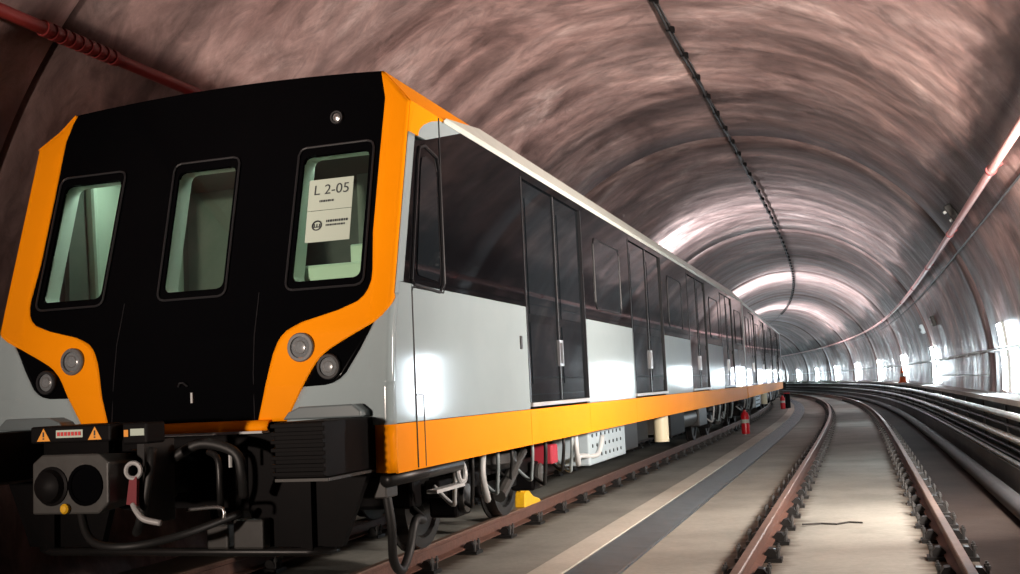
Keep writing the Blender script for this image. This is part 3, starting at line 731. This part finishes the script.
def add_side(root, y0, y1, doors, lead):
    # bays
    starts = [d[1] for d in doors]; ends = [d[0] for d in doors[1:]]+[y1]
    bays = list(zip(starts, ends))
    if not lead: bays = [(y0, doors[0][0])]+bays
    for a, b in bays:
        MB().box(W-.03, W, a+.008, b-.008, 1.175 if False else 1.125, 2.05).build('side_panel', WHITE, root)
        MB().box(W-.03, W-.002, a+.008, b-.008, 2.055, 3.326).build('window_band', BANDGLASS, root)
        MB().box(W-.03, W, a+.004, b-.004, .8074, 1.12).build('skirt_panel', ORANGE, root)
        if b-a > 1.6:
            wv = empty('side_window', (0,0,0)); wv.parent = root
            c0, c1 = a+.55, min(a+1.95, b-.3)
            pts = [(c0,2.27),(c0+.06,2.2),(c1-.06,2.2),(c1,2.27),(c1,2.95),(c1-.06,3.02),(c0+.06,3.02),(c0,2.95)]
            MB().tube([(W, y, z) for y, z in pts+pts[:2]], .011, 6, cap=False).build('window_gasket', GASKET, wv)
            MB().prism(pts, lambda y, z: (W-.004, y, z), lambda y, z: (W+.001, y, z)).build('window_glass', PANE, wv)
    for a, b in doors:
        MB().box(W-.03, W, a, b, .8074, 1.12).build('skirt_panel', ORANGE, root)
        MB().box(W-.05, W+.02, a+.02, b-.02, 1.145, 1.18).build('door_sill', HOOK, root)
        MB().box(W-.03, W-.001, a, b, 3.25, 3.326).build('door_header', BANDGLASS, root)
        MB().box(W-.06, W+.004, a-.006, a+.03, 1.185, 3.26).build('door_jamb', FRAME, root); MB().box(W-.06, W+.004, b-.03, b+.006, 1.185, 3.26).build('door_jamb', GASKET, root)
        mdl = (a+b)/2+.02
        for c0, c1, side in ((a+.03, mdl-.006, 0), (mdl+.006, b-.03, 1)):
            lf = MB().box(W-.06, W-.022, c0, c1, 1.187, 3.248).build('door_leaf', DOORGLASS, root)
            lf2 = empty('x', (0,0,0)); bpy.data.objects.remove(lf2)
            e = .14
            mb = MB(); mb.box(W-.03, W-.016, c0+e, c1-e, 2.0, 3.08); mb.build('door_window', PANE, lf)
            mb = MB(); mb.box(W-.03, W-.016, c0+e, c1-e, 1.35, 1.92); mb.build('door_window', PANE, lf)
            ye = c1 if side == 0 else c0
            MB().box(W-.03, W-.012, ye-.012, ye+.012, 1.19, 3.245).build('door_edge', GASKET if side == 0 else ALU, lf)
        hd = MB(); hd.box(W-.02, W+.008, mdl-.07, mdl-.045, 1.52, 1.78); hd.box(W-.02, W+.008, mdl+.045, mdl+.07, 1.52, 1.78); hd.box(W-.02, W+.006, mdl-.06, mdl+.06, 1.52, 1.545); hd.box(W-.02, W+.006, mdl-.06, mdl+.06, 1.755, 1.78)
        hd.build('door_handle', ALU, root)
    MB().box(W-.04, W+.004, 1.44 if lead else y0, y1, 3.327, 3.352).build('cantrail', GUTTER, root)
    MB().box(W-.05, W+.012, y1-.10, y1, 1.12, 3.4).build('end_post', PALE, root)

add_side(car, .42, 22.95, DOORS1, True)

# bogies and underfloor equipment
def wheel_mb():
    mb = MB(); mb.lathe((0,0,0), (1,0,0), [(-.08,.05),(-.08,.44),(-.07,.45),(-.055,.45),(-.042,.418),(.07,.414),(.07,.33),(.04,.31),(.04,.12),(.09,.10),(.09,.02)], 28); return mb
WH = wheel_mb().mesh('wheel', STEELDARK); 
def add_bogie(root, yc):
    fr = MB()
    for sx in (-1, 1):
        fr.box(sx*1.06-.07, sx*1.06+.07, yc-1.5, yc+1.5, .46, .60)
        fr.box(sx*1.06-.07, sx*1.06+.07, yc-.55, yc+.55, .36, .56)
    fr.box(-1.1, 1.1, yc-.25, yc+.25, .45, .70)
    b = fr.build('bogie_frame', BLACKMETAL, root, bev=.02)
    for dy in (-1.1, 1.1):
        MB().cyl((-.8, yc+dy, .42), (.8, yc+dy, .42), .08, n=12).build('axle', STEELDARK, b)
        for sx in (-1, 1):
            o = inst('wheel', WH, b, (sx*.75, yc+dy, .42)); o.rotation_euler = (0, 0, 0 if sx > 0 else PI)
            mb = MB(); mb.box(sx*1.06-.13, sx*1.06+.13, yc+dy-.17, yc+dy+.17, .27, .56); mb.build('axle_box', BLACKMETAL, b, bev=.03)
            mb = MB(); mb.lathe((sx*1.19, yc+dy, .42), (sx, 0, 0), [(0,.12),(.03,.12),(.04,.09),(.05,0)], 14); mb.build('axle_cover', GREYMETAL, b, auto=True)
            mb = MB()
            for k in range(5): mb.torus((sx*1.06, yc+dy+.25, .60+k*.03), (0,0,1), .07, .015, 12, 5)
            mb.build('coil_spring', STEELDARK, b)
    for sx in (-1, 1):
        MB().lathe((sx*1.0, yc, .58), (0,0,1), [(0,.26),(.05,.30),(.14,.30),(.2,.24)], 20).build('air_spring', RUBBER, b, auto=True)
        mb = MB(); mb.cyl((sx*1.28, yc-.45, .36), (sx*1.22, yc+.5, .70), .045, n=10); mb.cyl((sx*1.28, yc-.45, .36), (sx*1.25, yc+.05, .54), .06, n=10); mb.build('damper', GREYMETAL, b)
    for dy in (-.62, .62): MB().box(-.95, .98, yc+dy-.28, yc+dy+.28, .30, .80).build('traction_motor', BLACKMETAL, b, bev=.05)
    MB().box(-.9, 1.0, yc-1.75, yc-1.55, .40, .84).build('brake_unit', BLACKMETAL, b, bev=.03)
    MB().box(-.9, 1.02, yc+1.5, yc+1.9, .42, .84).build('brake_unit', BLACKMETAL, b, bev=.03)
    return b
def hose(root, pts, r, m, name='hose'):
    # smooth the points with a Catmull-Rom curve
    P_ = [Vector(p) for p in pts]; Q = [P_[0]]+P_+[P_[-1]]; out = []
    for i in range(1, len(Q)-2):
        for t in (0, .2, .4, .6, .8):
            a, b, c, d = Q[i-1], Q[i], Q[i+1], Q[i+2]
            out.append(.5*((2*b)+(-a+c)*t+(2*a-5*b+4*c-d)*t*t+(-a+3*b-3*c+d)*t**3))
    out.append(P_[-1]); return MB().tube(out, r, 8).build(name, m, root, smooth=True)
VENT = MB().cyl((0,0,0), (.008,0,0), .022, n=8).mesh('case_vent', STEELDARK)
def equipment(root, y0, y1, lead):
    add_bogie(root, y0+3.30); add_bogie(root, y1-3.55)
    yy = y0+5.75
    e = MB(); e.box(.95, 1.40, yy+.05, yy+2.05, .39, .83); eb = e.build('equipment_case', BLUEWHITE, root, bev=.02)
    for i in range(8):
        for j in range(3): inst('case_vent', VENT, eb, (1.40, yy+.2+i*.22, .49+j*.12))
    MB().box(.9, 1.38, yy+2.05, yy+3.0, .42, .82).build('equipment_case', STEELDARK, root, bev=.02)
    MB().box(.6, 1.30, yy+3.1, yy+4.2, .46, .82).build('equipment_case', BLACKMETAL, root, bev=.02)
    MB().cyl((1.36, yy+5.0, .38), (1.36, yy+5.0, .84), .12, n=18).build('air_reservoir', BEIGE, root, auto=True)
    MB().box(1.0, 1.34, yy+5.45, yy+5.8, .47, .82).build('equipment_case', PALE, root, bev=.02)
    MB().box(.7, 1.36, yy+5.9, yy+7.4, .40, .82).build('equipment_case', BLACKMETAL, root, bev=.02)
    MB().cyl((1.15, yy+7.6, .62), (1.15, yy+9.2, .62), .18, n=18).build('air_reservoir', GREYMETAL, root, auto=True)
    MB().box(.7, 1.36, yy+9.3, yy+10.4, .42, .82).build('equipment_case', STEELDARK, root, bev=.02)
    MB().cyl((1.3, y0+.5, .80), (1.3, y1-.3, .80), .03, n=8).build('brake_pipe', STEELDARK, root)
    MB().cyl((-1.0, y0+.5, .72), (-1.0, y1-.3, .72), .05, n=8).build('brake_pipe', STEELDARK, root)
    for yc in (y0+3.30, y1-3.55):
        for dy, z1, rr, mm in ((-1.75,.42,.018,PALE),(-1.35,.36,.016,RUBBER),(-.7,.40,.018,CABLEGREY),(-.3,.48,.015,RUBBER),(.35,.42,.016,CABLEGREY),(.8,.34,.02,RUBBER),(1.5,.42,.018,RUBBER),(1.85,.38,.02,CABLEGREY)):
            hose(root, [(1.36, yc+dy, .84), (1.38, yc+dy-.04, .70), (1.33, yc+dy+.06, z1+.08), (1.28, yc+dy+.14, z1), (1.1, yc+dy+.20, z1+.14)], rr, mm)
equipment(car, .42, 22.95, True)
# lead-car underfloor details seen near the front corner
MB().tube([(1.50, .40, .765), (1.50, 1.7, .765)], .05, 12).build('sill_pipe', STEELDARK, car, smooth=True)
mb = MB(); mb.torus((1.50, 1.75, .70), (1,0,.1), .075, .022, 20, 8); mb.box(1.46, 1.54, 1.15, 1.72, .60, .625); mb.build('towing_eye', PALE, car)
hose(car, [(1.42, .55, .70), (1.44, .58, .45), (1.40, .68, .22), (1.38, .85, .12), (1.37, 1.02, .22), (1.38, 1.12, .42), (1.36, 1.3, .40), (1.2, 1.5, .45)], .032, RUBBER)
mb = MB(); mb.box(1.28, 1.46, .48, .66, .64, .76); mb.build('hose_bracket', GREYMETAL, car, bev=.01)
MB().box(1.1, 1.34, 4.85, 5.08, .52, .72).build('valve_box', VALVERED, car, bev=.02)
hose(car, [(1.40, 2.55, .84), (1.42, 2.45, .62), (1.40, 2.6, .42), (1.36, 2.72, .40)], .03, PALE)
hose(car, [(1.40, 5.6, .84), (1.42, 5.55, .62), (1.38, 5.75, .45), (1.34, 6.0, .52), (1.42, 6.5, .50), (1.42, 6.8, .70)], .03, PALE)

# front end: anti-climbers, apron, coupler
for sx in (-1, 1):
    ac = empty('anti_climber', (0,0,0)); ac.parent = car
    def bx(mb, xa, xb, *r): return mb.box(min(sx*xa, sx*xb), max(sx*xa, sx*xb), *r)
    mb = MB(); bx(mb, 1.10, 1.435, -.30, .40, .845, 1.175); mb.build('climber_block', BLACKMETAL, ac, bev=.008)
    for i in range(7):
        z = .86+i*.047; mb = MB(); bx(mb, 1.095, 1.44, -.335, -.295, z, z+.024); mb.build('climber_rib', GREYMETAL if i in (9,) else BLACKMETAL, ac, bev=.003)
    mb = MB(); bx(mb, 1.10, 1.45, -.30, .42, .825, .842); mb.build('climber_plate', GREYMETAL, ac)
    mb = MB(); mb.prism([(sx*x, z) for x, z in ((.86,1.178),(1.42,1.178),(1.42,1.215),(1.36,1.262),(.98,1.258),(.90,1.225))][::sx], lambda x, z: (x, .22, z), lambda x, z: (x, .40, z)); mb.build('climber_cover', COVERGREY, ac, bev=.01)
mb = MB(); mb.prism([(-1.42,.83),(-1.22,.36),(-.62,.36),(-.55,.6),(-.55,1.09),(-1.42,1.09)], lambda x, z: (x, .30, z), lambda x, z: (x, .36, z))
mb.prism([(1.42,.83),(1.22,.36),(.62,.36),(.55,.6),(.55,1.09),(1.42,1.09)][::-1], lambda x, z: (x, .30, z), lambda x, z: (x, .36, z))
mb.box(-.56, .56, .44, .50, .6, 1.15)
mb.build('front_apron', BLACKMETAL, car)
MB().tube([(-1.15, .35, .34), (-1.0, .25, .335), (1.0, .25, .335), (1.15, .35, .34)], .028, 8).build('obstacle_bar', STEELDARK, car, smooth=True)
for x in (-1.0, 1.0): MB().box(x-.04, x+.04, .24, .34, .34, .84).build('obstacle_bracket', BLACKMETAL, car)
MB().box(.30, .46, .18, .28, .36, .52).build('sensor_box', GREYMETAL, car, bev=.015)
MB().box(.50, .72, .18, .28, .36, .55).build('sensor_box', GREYMETAL, car, bev=.015)
cp = empty('coupler', (0, .4, .88)); cp.parent = car; cp.location = (0,0,0)
mb = MB(); mb.cyl((0, .5, .84), (0, -.40, .86), .13, .12, n=16); mb.cyl((0, .1, .85), (0, -.2, .85), .19, n=16); mb.build('draw_bar', BLACKMETAL, cp, auto=True)
face = [(-.27,.70),(.20,.70),(.27,.76),(.27,1.00),(.20,1.05),(-.20,1.05),(-.27,1.0)]
mb = MB(); mb.prism(face[::-1], lambda x, z: (x, -.74, z), lambda x, z: (x*.86, -.38, .88+(z-.88)*.86)); mb.build('coupler_head', GREYMETAL, cp, bev=.012)
MB().lathe((-.125, -.74, .865), (0,-1,0), [(-.02,.115),(.01,.115),(.016,.10),(.05,.088),(.075,.05),(.08,0)], 22).build('coupler_cone', BLACKMETAL, cp, auto=True)
MB().lathe((.115, -.74, .868), (0,-1,0), [(-.02,.12),(.012,.12),(.012,.10),(.004,.098),(.003,0)], 22).build('coupler_funnel', GLOSSBLACK, cp, auto=True)
MB().lathe((-.02, -.745, .735), (0,-1,0), [(0,.03),(.02,.03),(.03,.02),(.032,0)], 12).build('release_button', YELLOW, cp, auto=True)
# electric head above the coupler with warning labels
mb = MB(); mb.box(-.30, .27, -.72, -.20, 1.115, 1.215); mb.build('electric_head', BLACKMETAL, cp, bev=.012)
mb = MB(); mb.box(.29, .46, -.64, -.46, 1.09, 1.215); mb.build('electric_head', BLACKMETAL, cp, bev=.012)
def plate(x0, x1, z0, z1, y, m, nm): MB().box(x0, x1, y-.004, y, z0, z1).build(nm, m, cp)
for x in (-.20, .165):
    mb = MB(); mb.prism([(x-.048,1.128),(x+.048,1.128),(x,1.204)], lambda a, b: (a, -.724, b), lambda a, b: (a, -.720, b)); t = mb.build('warning_triangle', WARN, cp)
    mb = MB(); mb.box(x-.005, x+.005, -.727, -.7235, 1.152, 1.182); mb.box(x-.005, x+.005, -.727, -.7235, 1.138, 1.147); mb.build('warning_mark', INK, t)
plate(-.11, .08, 1.145, 1.19, -.720, PAPER, 'warning_label')
for i in range(7): plate(-.10+i*.025, -.082+i*.025, 1.156, 1.179, -.7235, REDINK, 'label_print')
plate(.35, .445, 1.14, 1.18, -.64, PAPER, 'warning_label'); plate(.305, .335, 1.135, 1.175, -.64, WARN, 'warning_label')
# air hoses and safety strap on the coupler side
hose(cp, [(.36, -.45, 1.05), (.38, -.5, .95), (.36, -.52, .78), (.30, -.50, .62), (.2, -.4, .55)], .028, RUBBER)
hose(cp, [(.30, -.15, .98), (.48, -.12, 1.06), (.70, -.10, 1.0), (.74, -.08, .86), (.70, 0, .72)], .034, RUBBER)
hose(cp, [(.45, .0, 1.0), (.55, -.05, .95), (.56, -.05, .75), (.5, .05, .60)], .022, STEELDARK)
hose(cp, [(-.3, -.3, .75), (-.1, -.45, .52), (.2, -.50, .48), (.45, -.3, .52), (.6, .1, .6)], .026, RUBBER)
mb = MB(); mb.torus((.335, -.60, .935), (.2,-1,0), .045, .014, 18, 7); mb.build('snap_hook', HOOK, cp)
mb = MB(); mb.hexa([(.29,-.61,.74),(.36,-.61,.73),(.29,-.585,.74),(.36,-.585,.73),(.315,-.61,.90),(.365,-.61,.90),(.315,-.585,.90),(.365,-.585,.90)]); mb.build('safety_strap', STRAP, cp)
hose(cp, [(.33, -.60, .74), (.37, -.62, .70), (.42, -.62, .655), (.52, -.6, .63)], .018, HOOK, 'pin')
MB().box(.25, .30, -.45, -.15, .60, 1.10).build('coupler_bracket', STEELDARK, cp)
MB().cyl((.62, -.02, .90), (.62, -.02, 1.0), .012, n=6).build('cock_handle', PALE, cp)
hose(cp, [(.42, -.2, .66), (.66, -.2, .67), (.68, -.2, .60)], .012, STEEL, 'chain')

# ------------------------------------------------------------------ following cars
LCAR = 22.3; GAP = .55
c2 = empty('train_car', (0,0,0))
tag(c2, 'second car of the orange and white train, right behind the lead car', 'train car', 'cars of the orange and white train')
carshell(c2, 0, LCAR, False)
d2 = [(2.0+5.05*i, 4.25+5.05*i) for i in range(4)]
add_side(c2, 0, LCAR, d2, False)
equipment(c2, 0, LCAR, False)
MB().box(-1.2, 1.2, -.5, .02, 1.15, 3.3).build('gangway', RUBBER, c2)
s = 22.95+GAP
labels = ['second car', 'third car of the orange and white train, partly hidden by the curve', 'fourth and farthest car of the orange and white train']
for i in range(3):
    o = c2 if i == 0 else copy_tree(c2)
    if i: o['label'] = labels[i]
    p = P(0, s, 0); q = P(0, s+LCAR, 0)
    o.location = p; o.rotation_euler = (0, 0, math.atan2(-(q[0]-p[0]), q[1]-p[1])); s += LCAR+GAP

# yellow wheel chock on the right rail of the train
ch = tag(empty('wheel_chock', (.75, 5.86, 0)), 'yellow wheel chock sitting on the rusty rail under the train', 'wheel chock')
mb = MB(); mb.prism([(-.35,.004),(.30,.004),(.22,.05),(-.02,.10),(-.20,.20),(-.33,.16)], lambda y, z: (-.06, y, z), lambda y, z: (.06, y, z)); mb.build('chock_body', YELLOW, ch, bev=.012)
MB().torus((0, -.2, .12), (1,0,0), .085, .03, 16, 8).build('chock_ring', YELLOW, ch, auto=True)

# ------------------------------------------------------------------ tripod fill lights added out of view to brighten train and vault
def floodlight(l, s, h, tgt, power, label, col, base=FLOOR, spread=180):
    root = tag(empty('fill_floodlight', P(l, s, base)), label, 'floodlight', 'added fill floodlights out of view')
    MB().cyl((0,0,.4), (0,0,h), .025, n=10).build('mast', STEELDARK, root)
    for k in range(3):
        a = 2*PI*k/3+.4; MB().cyl((0,0,.75), (.2*math.cos(a), .5*math.sin(a), 0.01), .018, n=8).build('leg', STEELDARK, root)
    hd = empty('lamp_head', (0,0,h+.2)); hd.parent = root
    d = (Vector(tgt)-Vector(P(l, s, base+h+.2))).normalized(); hd.rotation_mode = 'QUATERNION'; hd.rotation_quaternion = d.to_track_quat('-Z', 'Y')
    mb = MB(); mb.box(-.36,.36,-.28,.28,.03,.16); mb.build('lamp_housing', BLACKMETAL, hd, bev=.02)
    ld = bpy.data.lights.new('flood', 'AREA'); ld.shape = 'RECTANGLE'; ld.size = .6; ld.size_y = .45; ld.energy = power; ld.color = col; ld.spread = math.radians(spread)
    lo = bpy.data.objects.new('lamp_light', ld); COL.objects.link(lo); lo.parent = hd; lo.location = (0,0,-.01)
WARM = (1.0, .78, .66)
floodlight(6.2, 4.4, .95, (0.6, 19, 3.0), FILL*.19, 'added fill floodlight on a tripod on the walkway, aimed along the train', (1.0, .89, .79), FLOOR+1.072)
floodlight(6.2, 1.6, 1.0, (0.6, 8, 5.2), FILL*.17, 'added fill floodlight on a tripod on the walkway beside the train, aimed at the vault', (1.0, .87, .77), FLOOR+1.072)
floodlight(-.9, -14.5, 1.5, (0.5, .4, 2.8), FILL*.021, 'added fill floodlight on a tripod between the rails ahead of the train', (1.0, .82, .70), spread=28)

# added fill lights, hidden beyond the train, brightening the far vault with cold light
def vault_fill(s, ang, tgt, power, label):
    root = tag(empty('vault_fill_lamp', wall_pt(ang, s, RT-.02)), label, 'floodlight', 'added fill floodlights beyond the train')
    hd = empty('lamp_head', (0,0,0)); hd.parent = root
    pos = Vector(wall_pt(ang, s, RT-.25)); d = (Vector(tgt)-pos).normalized()
    hd.location = pos-root.location; hd.rotation_mode = 'QUATERNION'; hd.rotation_quaternion = d.to_track_quat('-Z', 'Y')
    MB().box(-.25,.25,-.2,.2,.02,.14).build('lamp_housing', BLACKMETAL, hd, bev=.02)
    MB().cyl((0,0,0), pos-root.location, .02, n=8).build('lamp_arm', STEELDARK, root)
    ld = bpy.data.lights.new('vault', 'AREA'); ld.shape = 'RECTANGLE'; ld.size = .45; ld.size_y = .35; ld.energy = power; ld.color = (.86, .95, 1.0)
    lo = bpy.data.objects.new('lamp_light', ld); COL.objects.link(lo); lo.parent = hd; lo.location = (0,0,-.01)
for s_, w_, p_ in ((24, 'nearest', 1100), (45, 'second', 2300), (66, 'farthest', 2600)):
    vault_fill(s_, -56.5, wall_pt(15, s_+3, RT), p_, 'added cold fill floodlight on the left wall hidden beyond the train, %s of three' % w_)
